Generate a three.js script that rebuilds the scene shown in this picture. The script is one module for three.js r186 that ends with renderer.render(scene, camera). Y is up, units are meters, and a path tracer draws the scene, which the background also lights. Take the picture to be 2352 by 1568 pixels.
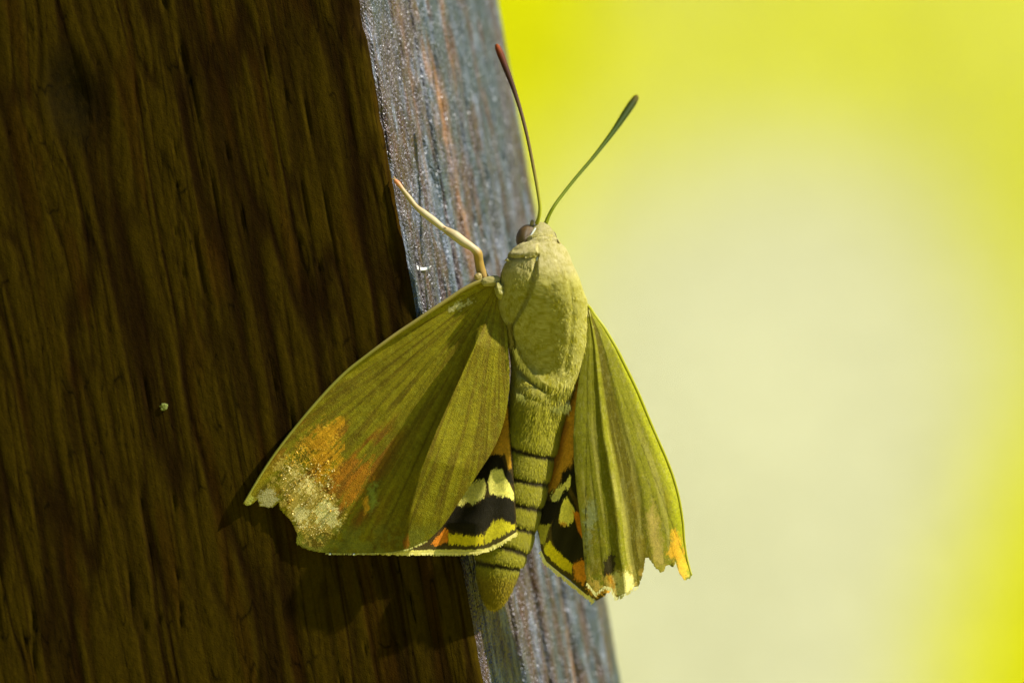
import * as THREE from 'three';
import { Sky } from 'three/addons/objects/Sky.js';
import { mergeGeometries } from 'three/addons/utils/BufferGeometryUtils.js';

// ---------------------------------------------------------------- camera, sky, sun, exposure
const scene = new THREE.Scene();
const LEAN = 10.3 * Math.PI / 180;            // the camera is rolled: the upright post leans in the picture
const HEIGHT = 1.2;                           // the moth sits 1.2 m above the ground
const DISTANCE = 0.6;                         // tele macro lens
const camera = new THREE.PerspectiveCamera(2 * Math.atan(35 / 600) * 180 / Math.PI, 1024 / 682, 0.05, 400);
camera.position.set(0, HEIGHT, DISTANCE);
camera.up.set(Math.sin(LEAN), Math.cos(LEAN), 0);
camera.lookAt(0, HEIGHT, 0);
camera.focus = 0.5985;
camera.userData.fStop = 13;
scene.add(camera);

const sunDir = new THREE.Vector3(0.775, 0.571, 0.27).normalize();
const sky = new Sky();
sky.scale.setScalar(300);
sky.material.uniforms.sunPosition.value.copy(sunDir);
sky.material.uniforms.turbidity.value = 4;
sky.material.uniforms.rayleigh.value = 0.6;
sky.material.uniforms.mieCoefficient.value = 0.004;
sky.name = 'sky';
sky.userData.kind = 'structure';
scene.add(sky);
scene.environmentIntensity = 0.1;
const sun = new THREE.DirectionalLight(new THREE.Color(1.0, 0.955, 0.86), 4.6);
sun.position.copy(sunDir).multiplyScalar(8).add(new THREE.Vector3(0, HEIGHT, 0));
sun.target.position.set(0, HEIGHT, 0);
sun.castShadow = true;
sun.shadow.radius = 1.6;
sun.shadow.mapSize.set(4096, 4096);
Object.assign(sun.shadow.camera, { left: -8, right: 8, top: 8, bottom: -8, near: 0.1, far: 40 });
scene.add(sun, sun.target);

const renderer = new THREE.WebGLRenderer({ antialias: true });
renderer.toneMapping = THREE.LinearToneMapping;
renderer.toneMappingExposure = 2.3;
renderer.shadowMap.enabled = true;

// ---------------------------------------------------------------- helpers
let seed = 12345;
const rnd = () => { seed = (Math.imul(seed, 1664525) + 1013904223) >>> 0; return seed / 4294967296; };
const hash = (x, y, k) => { let h = Math.imul(x, 374761393) + Math.imul(y, 668265263) + Math.imul(k, 1274126177); h = Math.imul(h ^ (h >>> 13), 1274126177); return ((h ^ (h >>> 16)) >>> 0) / 4294967296; };
function noise(x, y, k = 0) {
  const xi = Math.floor(x), yi = Math.floor(y); let u = x - xi, v = y - yi;
  u = u * u * (3 - 2 * u); v = v * v * (3 - 2 * v);
  const a = hash(xi, yi, k), b = hash(xi + 1, yi, k), c = hash(xi, yi + 1, k), d = hash(xi + 1, yi + 1, k);
  return a + (b - a) * u + (c - a) * v + (a - b - c + d) * u * v;
}
const fbm = (x, y, k = 0, o = 4) => { let s = 0, a = 0.5, t = 0; for (let i = 0; i < o; i++) { s += a * noise(x, y, k + i * 7); t += a; a *= 0.5; x = x * 2.03 + 3.1; y = y * 2.03 + 1.7; } return s / t; };
const clamp = (x, a = 0, b = 1) => Math.min(b, Math.max(a, x));
const smooth = (a, b, x) => { const t = clamp((x - a) / (b - a)); return t * t * (3 - 2 * t); };
const mix3 = (a, b, t) => [a[0] + (b[0] - a[0]) * t, a[1] + (b[1] - a[1]) * t, a[2] + (b[2] - a[2]) * t];
const lin = (stops, t) => {                   // piecewise linear table
  if (t <= stops[0][0]) return stops[0][1];
  for (let i = 1; i < stops.length; i++) if (t <= stops[i][0]) { const [a, va] = stops[i - 1], [b, vb] = stops[i]; return va + (vb - va) * (t - a) / (b - a); }
  return stops[stops.length - 1][1];
};
function segDist(px, py, a, b) {
  const dx = b[0] - a[0], dy = b[1] - a[1], t = clamp(((px - a[0]) * dx + (py - a[1]) * dy) / (dx * dx + dy * dy || 1));
  return Math.hypot(px - a[0] - dx * t, py - a[1] - dy * t);
}
function polyDist(px, py, pts) { let d = 1e9; for (let i = 1; i < pts.length; i++) d = Math.min(d, segDist(px, py, pts[i - 1], pts[i])); return d; }
function inside(px, py, pts) {                // signed distance, positive inside
  let d = 1e9, c = false;
  for (let i = 0, j = pts.length - 1; i < pts.length; j = i++) {
    const a = pts[i], b = pts[j];
    d = Math.min(d, segDist(px, py, a, b));
    if ((a[1] > py) !== (b[1] > py) && px < (b[0] - a[0]) * (py - a[1]) / (b[1] - a[1]) + a[0]) c = !c;
  }
  return c ? d : -d;
}
const toSrgb = (x) => { x = clamp(x); return x <= 0.0031308 ? 12.92 * x : 1.055 * Math.pow(x, 1 / 2.4) - 0.055; };
function texture(w, h, at, wrap = THREE.ClampToEdgeWrapping) {      // at(i, j) -> linear rgb; row 0 is v = 0
  const data = new Uint8Array(w * h * 4);
  for (let j = 0; j < h; j++) for (let i = 0; i < w; i++) {
    const c = at(i, j), k = (j * w + i) * 4;
    data[k] = toSrgb(c[0]) * 255 + 0.5; data[k + 1] = toSrgb(c[1]) * 255 + 0.5; data[k + 2] = toSrgb(c[2]) * 255 + 0.5; data[k + 3] = 255;
  }
  const t = new THREE.DataTexture(data, w, h); t.colorSpace = THREE.SRGBColorSpace; t.magFilter = THREE.LinearFilter; t.wrapS = t.wrapT = wrap; t.needsUpdate = true; return t;
}
function grey(w, h, at, wrap = THREE.ClampToEdgeWrapping) {
  const data = new Uint8Array(w * h * 4);
  for (let j = 0; j < h; j++) for (let i = 0; i < w; i++) { const k = (j * w + i) * 4; data[k] = data[k + 1] = data[k + 2] = clamp(at(i, j)) * 255 + 0.5; data[k + 3] = 255; }
  const t = new THREE.DataTexture(data, w, h); t.magFilter = THREE.LinearFilter; t.wrapS = t.wrapT = wrap; t.needsUpdate = true; return t;
}
function geometry(pos, idx, uv, col) {
  const g = new THREE.BufferGeometry();
  g.setAttribute('position', new THREE.Float32BufferAttribute(pos, 3));
  if (uv) g.setAttribute('uv', new THREE.Float32BufferAttribute(uv, 2));
  if (col) g.setAttribute('color', new THREE.Float32BufferAttribute(col, 3));
  g.setIndex(idx); g.computeVertexNormals(); return g;
}
function part(name, g, m, parent, label) {
  const o = new THREE.Mesh(g, m); o.name = name; o.castShadow = o.receiveShadow = true; if (label) o.userData.label = label; parent.add(o); return o;
}
const MM = 0.001, SHEET = 22.4;               // drawing sheet of the moth: 22.4 units to the millimetre
const X = (u) => (u - 1176) / SHEET * MM, Y = (v) => (784 - v) / SHEET * MM;

// ---------------------------------------------------------------- the setting: ground and a grassy bank behind the post
const groundY = (x, z) => {
  const t = -z - 2.6; let y = 0;
  if (t > 0) y = 0.55 * (Math.sqrt(t * t + 0.16) - 0.4);
  y = Math.min(y, 7 + 0.02 * t);
  return y + 0.05 * (fbm(x * 0.7 + 20, z * 0.7 + 20, 3) - 0.5) * smooth(0.5, 2, Math.hypot(x, z));
};
// bare straw patch on the bank: how dry the sward is at a place (0 green, 1 bleached)
const bankPlan = (pts) => pts.map(([u, v]) => [(u - 1176) * 0.000438, (784 - v) * 0.000438]);
const STRAW = bankPlan([[1180, 640], [1330, 430], [1560, 340], [1850, 280], [2130, 400], [2260, 800], [2230, 1200], [2110, 1568], [1950, 2000], [1200, 2000], [1120, 1200]]);
const LUSH = [bankPlan([[800, -600], [1560, -600], [1390, 20], [1250, 340], [1000, 420]]), bankPlan([[2400, 860], [2170, 1150], [2040, 1378], [1920, 1700], [1800, 2100], [2900, 2100], [2900, 860]])];
const dryAt = (x, z) => {
  const y = groundY(x, z) - HEIGHT, a = x * Math.cos(LEAN) - y * Math.sin(LEAN), b = x * Math.sin(LEAN) + y * Math.cos(LEAN), n = 0.06 * (fbm(x * 7, z * 7, 11) - 0.5);
  let d = 0.22 + 0.3 * (fbm(x * 1.3 + 4, z * 1.3, 12) - 0.5);
  d = Math.max(d, smooth(-0.13, 0.12, inside(a, b, STRAW) + n));
  for (const l of LUSH) d *= 1 - smooth(-0.06, 0.05, inside(a, b, l) + n);
  return clamp(d);
};
{
  const pos = [], idx = [], col = [], n = 150, m = 170;
  const xs = [], zs = [];
  for (let i = 0; i <= n; i++) { const t = i / n * 2 - 1; xs.push(Math.sign(t) * (1.5 * Math.abs(t) + 150 * Math.pow(Math.abs(t), 5))); }
  for (let j = 0; j <= m; j++) { const t = j / m; zs.push(j < 20 ? 150 - 148 * Math.pow(j / 20, 0.5) : j < 120 ? 2 - (j - 20) / 100 * 11 : -9 - 170 * Math.pow((j - 120) / (m - 120), 2)); }
  for (const z of zs) for (const x of xs) {
    pos.push(x, groundY(x, z), z);
    const k = 0.94 + 0.12 * fbm(x * 3, z * 3, 5);
    const c = mix3([0.425, 0.422, 0.0008], [0.425, 0.416, 0.235], dryAt(x, z)); col.push(c[0] * k, c[1] * k, c[2] * k);
  }
  for (let j = 0; j < m; j++) for (let i = 0; i < n; i++) { const a = j * (n + 1) + i, b = a + 1, c = a + n + 1, d = c + 1; idx.push(a, b, c, b, d, c); }
  const g = geometry(pos, idx, null, col);
  const o = part('ground', g, new THREE.MeshPhysicalMaterial({ vertexColors: true, roughness: 1, specularIntensity: 0.05 }), scene);
  o.userData = { kind: 'structure', label: 'sunlit ground rising to a grassy bank behind the post', category: 'ground' };
}
{
  // short sward: bleached straw blades in the patch, yellow green blades around it
  const blade = new THREE.BufferGeometry();
  blade.setAttribute('position', new THREE.Float32BufferAttribute([-0.5, 0, 0, 0.5, 0, 0, 0.32, 0.55, 0.12, -0.32, 0.55, 0.12, 0, 1, 0.45], 3));
  blade.setIndex([0, 1, 2, 0, 2, 3, 3, 2, 4]); blade.computeVertexNormals();
  const mat = new THREE.MeshPhysicalMaterial({ color: 0xffffff, roughness: 0.95, specularIntensity: 0.1, side: THREE.DoubleSide });
  const sets = { straw: [], green: [] };
  for (let i = 0; i < 90000; i++) {
    const near = i < 60000;
    const x = near ? (rnd() - 0.5) * 2.2 : (rnd() - 0.5) * 9, z = near ? -3.7 - rnd() * 2.9 : -1.2 - rnd() * 9;
    const d = dryAt(x, z);
    (rnd() < d ? sets.straw : sets.green).push([x, z]);
  }
  const put = (name, list, c0, c1, hgt, label) => {
    const o = new THREE.InstancedMesh(blade, mat, list.length), m = new THREE.Matrix4(), q = new THREE.Quaternion(), e = new THREE.Euler(), c = new THREE.Color();
    list.forEach(([x, z], i) => {
      e.set((rnd() - 0.5) * 0.9, rnd() * 6.28, (rnd() - 0.5) * 0.9); q.setFromEuler(e);
      const h = hgt * (0.5 + rnd());
      m.compose(new THREE.Vector3(x, groundY(x, z) - 0.002, z), q, new THREE.Vector3(0.007, h, h)); o.setMatrixAt(i, m);
      const t = rnd(); c.setRGB(c0[0] + (c1[0] - c0[0]) * t, c0[1] + (c1[1] - c0[1]) * t, c0[2] + (c1[2] - c0[2]) * t); o.setColorAt(i, c);
    });
    o.name = name; o.castShadow = o.receiveShadow = true; o.userData = { kind: 'stuff', label, category: 'grass' }; scene.add(o);
  };
  put('dry_grass', sets.straw, [0.415, 0.406, 0.228], [0.475, 0.466, 0.27], 0.011, 'pale bleached dry grass on the sunny bank');
  put('green_grass', sets.green, [0.425, 0.420, 0.0008], [0.49, 0.482, 0.001], 0.012, 'yellow green grass round the bleached patch on the bank');
}

// ---------------------------------------------------------------- wooden post (upright; its near corner runs past the moth)
const post = new THREE.Group();
post.name = 'wooden_post';
post.userData = { label: 'dark brown weathered wooden post with deep grain that the moth clings to', category: 'post' };
const CORNER = -9.1 * Math.cos(LEAN) * MM;
post.position.set(CORNER, 0, 0);
scene.add(post);
const LEFT = [-0.9945, -0.1045], RIGHT = [0.469, -0.883];   // directions of the two faces in plan, from the corner
const RIGHT_W = 30;
{
  // plan of the post, mm, from the corner: right face, then back, then the left face returns to the corner
  const plan = [[14.07, -26.5], [9, -104], [-118, -120], [-129.3, -13.6]];
  const lenL = Math.hypot(129.3, 13.6), H0 = HEIGHT * 1000;
  // perimeter stations: s < 0 on the left face (mm from the corner), s > 0 on the right face and on round the back
  const st = [];
  for (let s = -lenL; s < -76; s += 6) st.push(s);
  for (let s = -76; s < -2; s += 0.26) st.push(s);
  for (let s = -2; s < 2; s += 0.1) st.push(s);
  for (let s = 2; s < RIGHT_W - 3; s += 0.16) st.push(s);
  for (let s = RIGHT_W - 3; s < RIGHT_W + 3; s += 0.3) st.push(s);
  const backs = [plan[0], plan[1], plan[2], plan[3]], bl = [];
  let acc = RIGHT_W;
  for (let i = 1; i < 4; i++) { const l = Math.hypot(backs[i][0] - backs[i - 1][0], backs[i][1] - backs[i - 1][1]); bl.push([acc, l, backs[i - 1], backs[i]]); acc += l; }
  for (let s = RIGHT_W + 3; s < acc; s += 6) st.push(s);
  st.push(acc);
  const at = (s) => {                          // plan point with softened corners
    const raw = (q) => {
      if (q < 0) return [LEFT[0] * -q, LEFT[1] * -q];
      if (q < RIGHT_W) return [RIGHT[0] * q, RIGHT[1] * q];
      for (const [a, l, p, r] of bl) if (q <= a + l + 1e-6) { const t = (q - a) / l; return [p[0] + (r[0] - p[0]) * t, p[1] + (r[1] - p[1]) * t]; }
      return [LEFT[0] * lenL, LEFT[1] * lenL];
    };
    const rad = Math.abs(s) < 2 ? 0.9 : Math.abs(s - RIGHT_W) < 3 ? 2.2 : 0;
    if (!rad) return raw(s);
    let x = 0, z = 0; for (let k = -3; k <= 3; k++) { const p = raw(s + k / 3 * rad); x += p[0] / 7; z += p[1] / 7; } return [x, z];
  };
  const nrm = (s) => { if (s < -1) return [LEFT[1], -LEFT[0]]; if (s > 1 && s < RIGHT_W - 1) return [-RIGHT[1], RIGHT[0]]; const a = at(s - 0.5), b = at(s + 0.5), dx = b[0] - a[0], dz = b[1] - a[1], l = Math.hypot(dx, dz) || 1; return [-dz / l, dx / l]; };
  // grain relief, mm: long wandering ridges and checks
  const KN = [-31.5, H0 + 33];
  const warp = (s, y) => {
    let w = s + 0.6 * (fbm(s * 0.06 + 40, y * 0.02, 21, 3) - 0.5) * 2 + 0.35 * (noise(s * 0.4, y * 0.12, 22) - 0.5);
    const dx = s - KN[0], dy = (y - KN[1]) * 0.62, r2 = dx * dx + dy * dy;
    w += dx * -0.75 * Math.exp(-r2 / 20);      // grain bends round the knot
    return w;
  };
  const grainL = (s, y) => {
    const w = warp(s, y);
    const a = fbm(w * 0.5, y * 0.05, 31, 3), b = fbm(w * 1.3 + 9, y * 0.12, 32, 3), c = fbm(w * 3.8, y * 0.35, 33, 3);
    const v1 = Math.abs(2 * noise(w * 0.5 + 3, y * 0.04, 57) - 1), v2 = Math.abs(2 * noise(w * 1.15 + 8, y * 0.075, 58) - 1), v3 = Math.abs(2 * noise(w * 2.4, y * 0.16, 59) - 1);
    const ridge = (0.25 + 0.75 * smooth(0.0, 0.30, v1)) * (0.45 + 0.55 * smooth(0.0, 0.38, v2)) * (0.7 + 0.3 * smooth(0.0, 0.35, v3));
    const chk = Math.pow(clamp(1 - Math.abs(noise(w * 1.0 + 5, y * 0.014, 35) - 0.5) / 0.03), 2) * smooth(0.5, 0.62, noise(w * 0.3, y * 0.06, 36));
    return { ridge, b, c, chk };
  };
  const grainR = (s, y) => {
    const w = s + 0.8 * (fbm(s * 0.12, y * 0.03, 41, 3) - 0.5);
    const a = fbm(w * 0.8, y * 0.05, 42, 3), b = fbm(w * 2.4, y * 0.16, 43, 3), g = fbm(w * 2.2 + 3, y * 1.1, 44, 3);
    const cut = (c0, wd, y0, y1) => Math.exp(-Math.pow((s - c0 - 0.9 * (noise(y * 0.05, c0, 46) - 0.5)) / wd, 2)) * smooth(y0 - 9, y0, y) * (1 - smooth(y1, y1 + 9, y));
    const chk = cut(8.3, 0.22, H0 - 60, H0 - 13) + cut(14.5, 0.34, H0 - 60, H0 - 15) + cut(20.5, 0.3, H0 - 60, H0 - 18) + 0.7 * cut(9.8, 0.2, H0 + 2, H0 + 60);
    const check = Math.min(1, chk + 0.6 * Math.pow(clamp(1 - Math.abs(noise(w * 1.1 + 5, y * 0.016, 45) - 0.5) / 0.03), 2));
    return { a, b, g, check };
  };
  const relief = (s, y) => {
    let l = 0, r = 0;
    if (s < 1.5) { const q = grainL(Math.min(s, 0), y); l = 0.13 * q.ridge + 0.05 * (q.b - 0.5) + 0.05 * (q.c - 0.5) - 0.24 * q.chk + 0.012 * (fbm(s * 1.6, y * 1.3, 37, 2) - 0.5); const dx = s - KN[0], dy = y - KN[1]; l -= 0.5 * Math.exp(-(dx * dx + dy * dy * 0.5) / 5); }
    if (s > -1.5) { const q = grainR(Math.max(s, 0), y); r = 0.22 * (q.a - 0.5) + 0.28 * (q.b - 0.5) + 0.2 * (q.g - 0.5) - 0.75 * q.check; }
    const t = smooth(-1.5, 1.5, s); let v = l * (1 - t) + r * t - Math.exp(-s * s / 0.9) * (0.2 * noise(y * 0.25, 3, 47) + 0.12 * noise(y * 0.9, 5, 48) + 0.3 * smooth(0.72, 0.9, noise(y * 0.2, 9, 49)));
    if (s > RIGHT_W) v *= 0.6;
    return v;
  };
  const ys = [];
  for (let y = 0; y < H0 - 50; y += 25) ys.push(y);
  for (let y = H0 - 50; y < H0 + 50; y += 0.32) ys.push(y);
  for (let y = H0 + 50; y <= 1750; y += 25) ys.push(y);
  const pos = [], uv = [], idxL = [], idxR = [], nS = st.length;
  for (const y of ys) for (const s of st) {
    const p = at(s), n = nrm(s), h = relief(s, y);
    pos.push((p[0] + n[0] * h) * MM, y * MM, (p[1] + n[1] * h) * MM);
    uv.push(s / 100, (y - H0 + 50) / 100);
  }
  for (let j = 0; j < ys.length - 1; j++) for (let i = 0; i < nS - 1; i++) {
    const a = j * nS + i, b = a + 1, c = a + nS, d = c + 1, dst = st[i] < -0.05 ? idxL : idxR;
    dst.push(a, b, d, a, d, c);
  }
  // top cap
  const base = pos.length / 3, last = (ys.length - 1) * nS; pos.push(-0.055, 1.752, -0.075); uv.push(0, 0);
  for (let i = 0; i < nS - 1; i++) idxL.push(last + i, last + i + 1, base);
  const g = geometry(pos, [...idxL.slice(0, 0)], uv); // index set below (large)
  const all = new Uint32Array(idxL.length + idxR.length); all.set(idxL, 0); all.set(idxR, idxL.length);
  g.setIndex(new THREE.BufferAttribute(all, 1)); g.clearGroups(); g.addGroup(0, idxL.length, 0); g.addGroup(idxL.length, idxR.length, 1); g.computeVertexNormals();
  // stained old wood of the broad face: 100 mm square, u from the corner leftwards (wrapped)
  const TW = 1400, TH = 1000;
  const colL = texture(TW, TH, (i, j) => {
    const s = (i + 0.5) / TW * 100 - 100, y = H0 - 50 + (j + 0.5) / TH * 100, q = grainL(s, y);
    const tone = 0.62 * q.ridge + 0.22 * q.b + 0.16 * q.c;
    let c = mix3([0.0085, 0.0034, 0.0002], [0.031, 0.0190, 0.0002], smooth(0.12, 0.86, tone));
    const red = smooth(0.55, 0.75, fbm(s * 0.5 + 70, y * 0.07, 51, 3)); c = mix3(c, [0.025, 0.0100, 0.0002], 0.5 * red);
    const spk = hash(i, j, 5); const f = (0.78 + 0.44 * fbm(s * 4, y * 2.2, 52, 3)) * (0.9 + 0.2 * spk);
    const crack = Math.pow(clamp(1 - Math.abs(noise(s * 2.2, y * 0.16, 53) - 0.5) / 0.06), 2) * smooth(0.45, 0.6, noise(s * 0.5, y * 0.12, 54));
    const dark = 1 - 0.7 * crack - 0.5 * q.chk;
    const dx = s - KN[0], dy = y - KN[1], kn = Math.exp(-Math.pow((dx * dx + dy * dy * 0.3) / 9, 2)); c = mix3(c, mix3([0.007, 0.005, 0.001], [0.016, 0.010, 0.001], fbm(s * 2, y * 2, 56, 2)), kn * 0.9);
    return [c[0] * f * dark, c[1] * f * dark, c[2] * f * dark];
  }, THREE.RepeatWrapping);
  const bumpL = grey(1024, 1024, (i, j) => 0.6 * fbm(i * 0.11, j * 0.05, 55, 3) + 0.4 * hash(i, j, 6), THREE.RepeatWrapping);
  bumpL.repeat.set(2, 2);
  // weathered grey edge face, 32 mm across
  const RW = 640, RH = 1400;
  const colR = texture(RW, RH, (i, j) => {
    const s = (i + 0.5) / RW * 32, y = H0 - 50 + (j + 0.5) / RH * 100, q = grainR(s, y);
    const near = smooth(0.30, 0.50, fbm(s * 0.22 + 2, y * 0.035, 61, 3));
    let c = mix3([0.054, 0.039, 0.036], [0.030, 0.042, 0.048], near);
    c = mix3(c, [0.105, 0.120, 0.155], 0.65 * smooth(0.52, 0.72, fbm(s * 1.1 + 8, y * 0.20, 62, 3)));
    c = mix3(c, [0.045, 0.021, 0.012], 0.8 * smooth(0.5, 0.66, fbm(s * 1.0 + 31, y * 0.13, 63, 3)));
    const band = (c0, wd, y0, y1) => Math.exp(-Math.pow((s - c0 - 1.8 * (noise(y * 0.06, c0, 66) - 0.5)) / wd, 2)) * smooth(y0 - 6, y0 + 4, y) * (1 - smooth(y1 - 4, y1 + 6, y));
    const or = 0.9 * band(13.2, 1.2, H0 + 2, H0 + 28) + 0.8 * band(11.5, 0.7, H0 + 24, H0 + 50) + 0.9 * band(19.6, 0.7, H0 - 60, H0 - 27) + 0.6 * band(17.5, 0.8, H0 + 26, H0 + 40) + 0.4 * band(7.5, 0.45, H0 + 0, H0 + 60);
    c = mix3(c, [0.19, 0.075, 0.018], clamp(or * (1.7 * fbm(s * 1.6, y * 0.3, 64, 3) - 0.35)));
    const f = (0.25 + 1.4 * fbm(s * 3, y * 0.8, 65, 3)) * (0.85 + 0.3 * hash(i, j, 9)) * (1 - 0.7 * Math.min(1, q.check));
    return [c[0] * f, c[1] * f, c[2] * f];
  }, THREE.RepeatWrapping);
  colR.repeat.set(100 / 32, 1);
  const bumpR = grey(1024, 1024, (i, j) => 0.55 * fbm(i * 0.13, j * 0.045, 71, 3) + 0.45 * noise(i * 0.5, j * 0.34, 72), THREE.RepeatWrapping);
  bumpR.repeat.set(2.5, 1.6);
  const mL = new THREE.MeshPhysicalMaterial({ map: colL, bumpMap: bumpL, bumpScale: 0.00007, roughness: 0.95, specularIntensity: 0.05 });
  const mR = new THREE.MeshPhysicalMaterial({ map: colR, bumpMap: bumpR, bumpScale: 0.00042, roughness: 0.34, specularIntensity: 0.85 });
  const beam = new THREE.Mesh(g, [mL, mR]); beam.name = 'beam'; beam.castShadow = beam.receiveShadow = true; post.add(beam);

  // place on a face, as a helper for small things grown on the wood
  const onFace = (s, yM, lift) => { const p = at(s), n = nrm(s), h = relief(s, yM) + lift; return [(p[0] + n[0] * h) * MM, yM * MM, (p[1] + n[1] * h) * MM]; };
  // a small crumb of lichen on the broad face
  {
    const gs = [];
    for (let k = 0; k < 26; k++) {
      const a = rnd() * 6.28, r = 0.36 * Math.sqrt(rnd()), gI = new THREE.IcosahedronGeometry(0.08 + 0.10 * rnd(), 1); gI.scale(1, 1, 0.5);
      const p = onFace(-27.7 + r * Math.cos(a), H0 - 0.2 + r * Math.sin(a) * 0.85, 0.1); gI.scale(MM, MM, MM); gI.translate(...p); gs.push(gI);
    }
    part('lichen_crumb', mergeGeometries(gs), new THREE.MeshStandardMaterial({ color: new THREE.Color(0.13, 0.145, 0.02), roughness: 0.9 }), post, 'tiny pale green crumb of lichen on the dark wood');
  }
  // a raised pale splinter near the corner
  {
    const gs = [];
    const c0 = onFace(2.2, H0 + 9.0, 0.05), v = new THREE.Vector3(...c0);
    const shape = [[-1.3, 0.35], [-0.9, 0.75], [-0.3, 0.3], [0.7, 0.15], [2.3, 0.5], [1.4, -0.12], [0.2, -0.2], [-0.7, -0.05]];
    const sh = new THREE.Shape(shape.map(([a, b]) => new THREE.Vector2(a * 0.6, b * 0.6)));
    const e = new THREE.ExtrudeGeometry(sh, { depth: 0.12, bevelEnabled: true, bevelThickness: 0.05, bevelSize: 0.05, bevelSegments: 1 });
    e.rotateZ(-0.12); e.rotateY(0.62); e.scale(MM, MM, MM); e.translate(v.x, v.y, v.z + 0.0002); gs.push(e);
    part('splinter', mergeGeometries(gs), new THREE.MeshStandardMaterial({ color: new THREE.Color(0.52, 0.50, 0.46), roughness: 0.6 }), post, 'small pale lifted splinter by the corner of the post');
  }
}

// ---------------------------------------------------------------- the moth
const moth = new THREE.Group();
moth.name = 'moth';
moth.userData = { label: 'large olive green moth with ragged folded wings clinging to the corner of the wooden post', category: 'moth' };
moth.position.set(0, HEIGHT, 0);
moth.rotation.z = -LEAN;
scene.add(moth);

// --- body: one continuous skin lofted along the spine. sheet units: [x, y, half width, height of the centre mm, depth share]
const SPINE = [
  [1247, 511, 3, 2.10, 0.9], [1246, 517, 15, 2.10, 0.9], [1245, 526, 24, 2.10, 0.9], [1244, 537, 31, 2.10, 0.9], [1243, 549, 37, 2.15, 0.9], [1241, 561, 43, 2.20, 0.88], [1241, 575, 56, 1.75, 0.86],
  [1241, 598, 72, 2.40, 0.75], [1239, 640, 91, 2.70, 0.73], [1242, 690, 98, 2.40, 0.71], [1250, 750, 94, 1.95, 0.71], [1254, 800, 87, 1.60, 0.73], [1252, 850, 79, 1.40, 0.75], [1243, 900, 73, 1.30, 0.88],
  [1234, 950, 67, 1.25, 0.9], [1226, 1000, 62, 1.20, 0.92], [1214, 1050, 60, 1.00, 0.92], [1203, 1100, 60, 0.80, 0.92], [1191, 1150, 60, 0.60, 0.92], [1177, 1200, 60, 0.35, 0.92], [1159, 1250, 60, 0.35, 0.92],
  [1147, 1285, 57, 0.34, 0.92], [1142, 1315, 50, 0.36, 0.92], [1138, 1350, 40, 0.30, 0.9], [1135, 1378, 27, 0.20, 0.9], [1133, 1393, 14, 0.15, 0.9], [1132, 1399, 2, 0.10, 0.9]];
const BANDS = [1037, 1100, 1154, 1205, 1254, 1299];
const GROOVE = [[1233, 588], [1226, 630], [1212, 680], [1196, 712], [1178, 742], [1168, 765]];
const LEDGE = [[1150, 604], [1172, 592], [1200, 591], [1232, 588]];
const SHIELD = [[1232, 560], [1300, 590], [1345, 690], [1345, 790], [1325, 872], [1306, 898], [1290, 904], [1268, 898], [1240, 884], [1212, 856], [1192, 820], [1182, 780], [1176, 745], [1212, 680], [1228, 620]];
const COLLAR = [[1186, 578], [1210, 566], [1240, 556], [1270, 553], [1290, 560]];
const RECESS = [[1160, 750], [1176, 748], [1184, 800], [1196, 832], [1222, 866], [1258, 892], [1250, 900], [1214, 878], [1186, 850], [1168, 815]];
const CREASES = [[[[1300, 620], [1312, 700], [1308, 780], [1296, 850]], 2.2, 26], [[[1240, 700], [1262, 760], [1258, 830]], 1.6, 40], [[[1205, 790], [1232, 812], [1262, 800]], 1.5, 20], [[[1192, 612], [1216, 622], [1226, 640]], 1.8, 14], [[[1280, 600], [1290, 640]], 1.6, 18], [[[1150, 640], [1164, 690], [1170, 740]], 2, 22]];
const HEADLINE = [[1205, 556], [1225, 546], [1250, 541], [1275, 545]];
const RUMP = [[1175, 880], [1200, 905], [1240, 922], [1285, 935], [1310, 930]];
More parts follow.
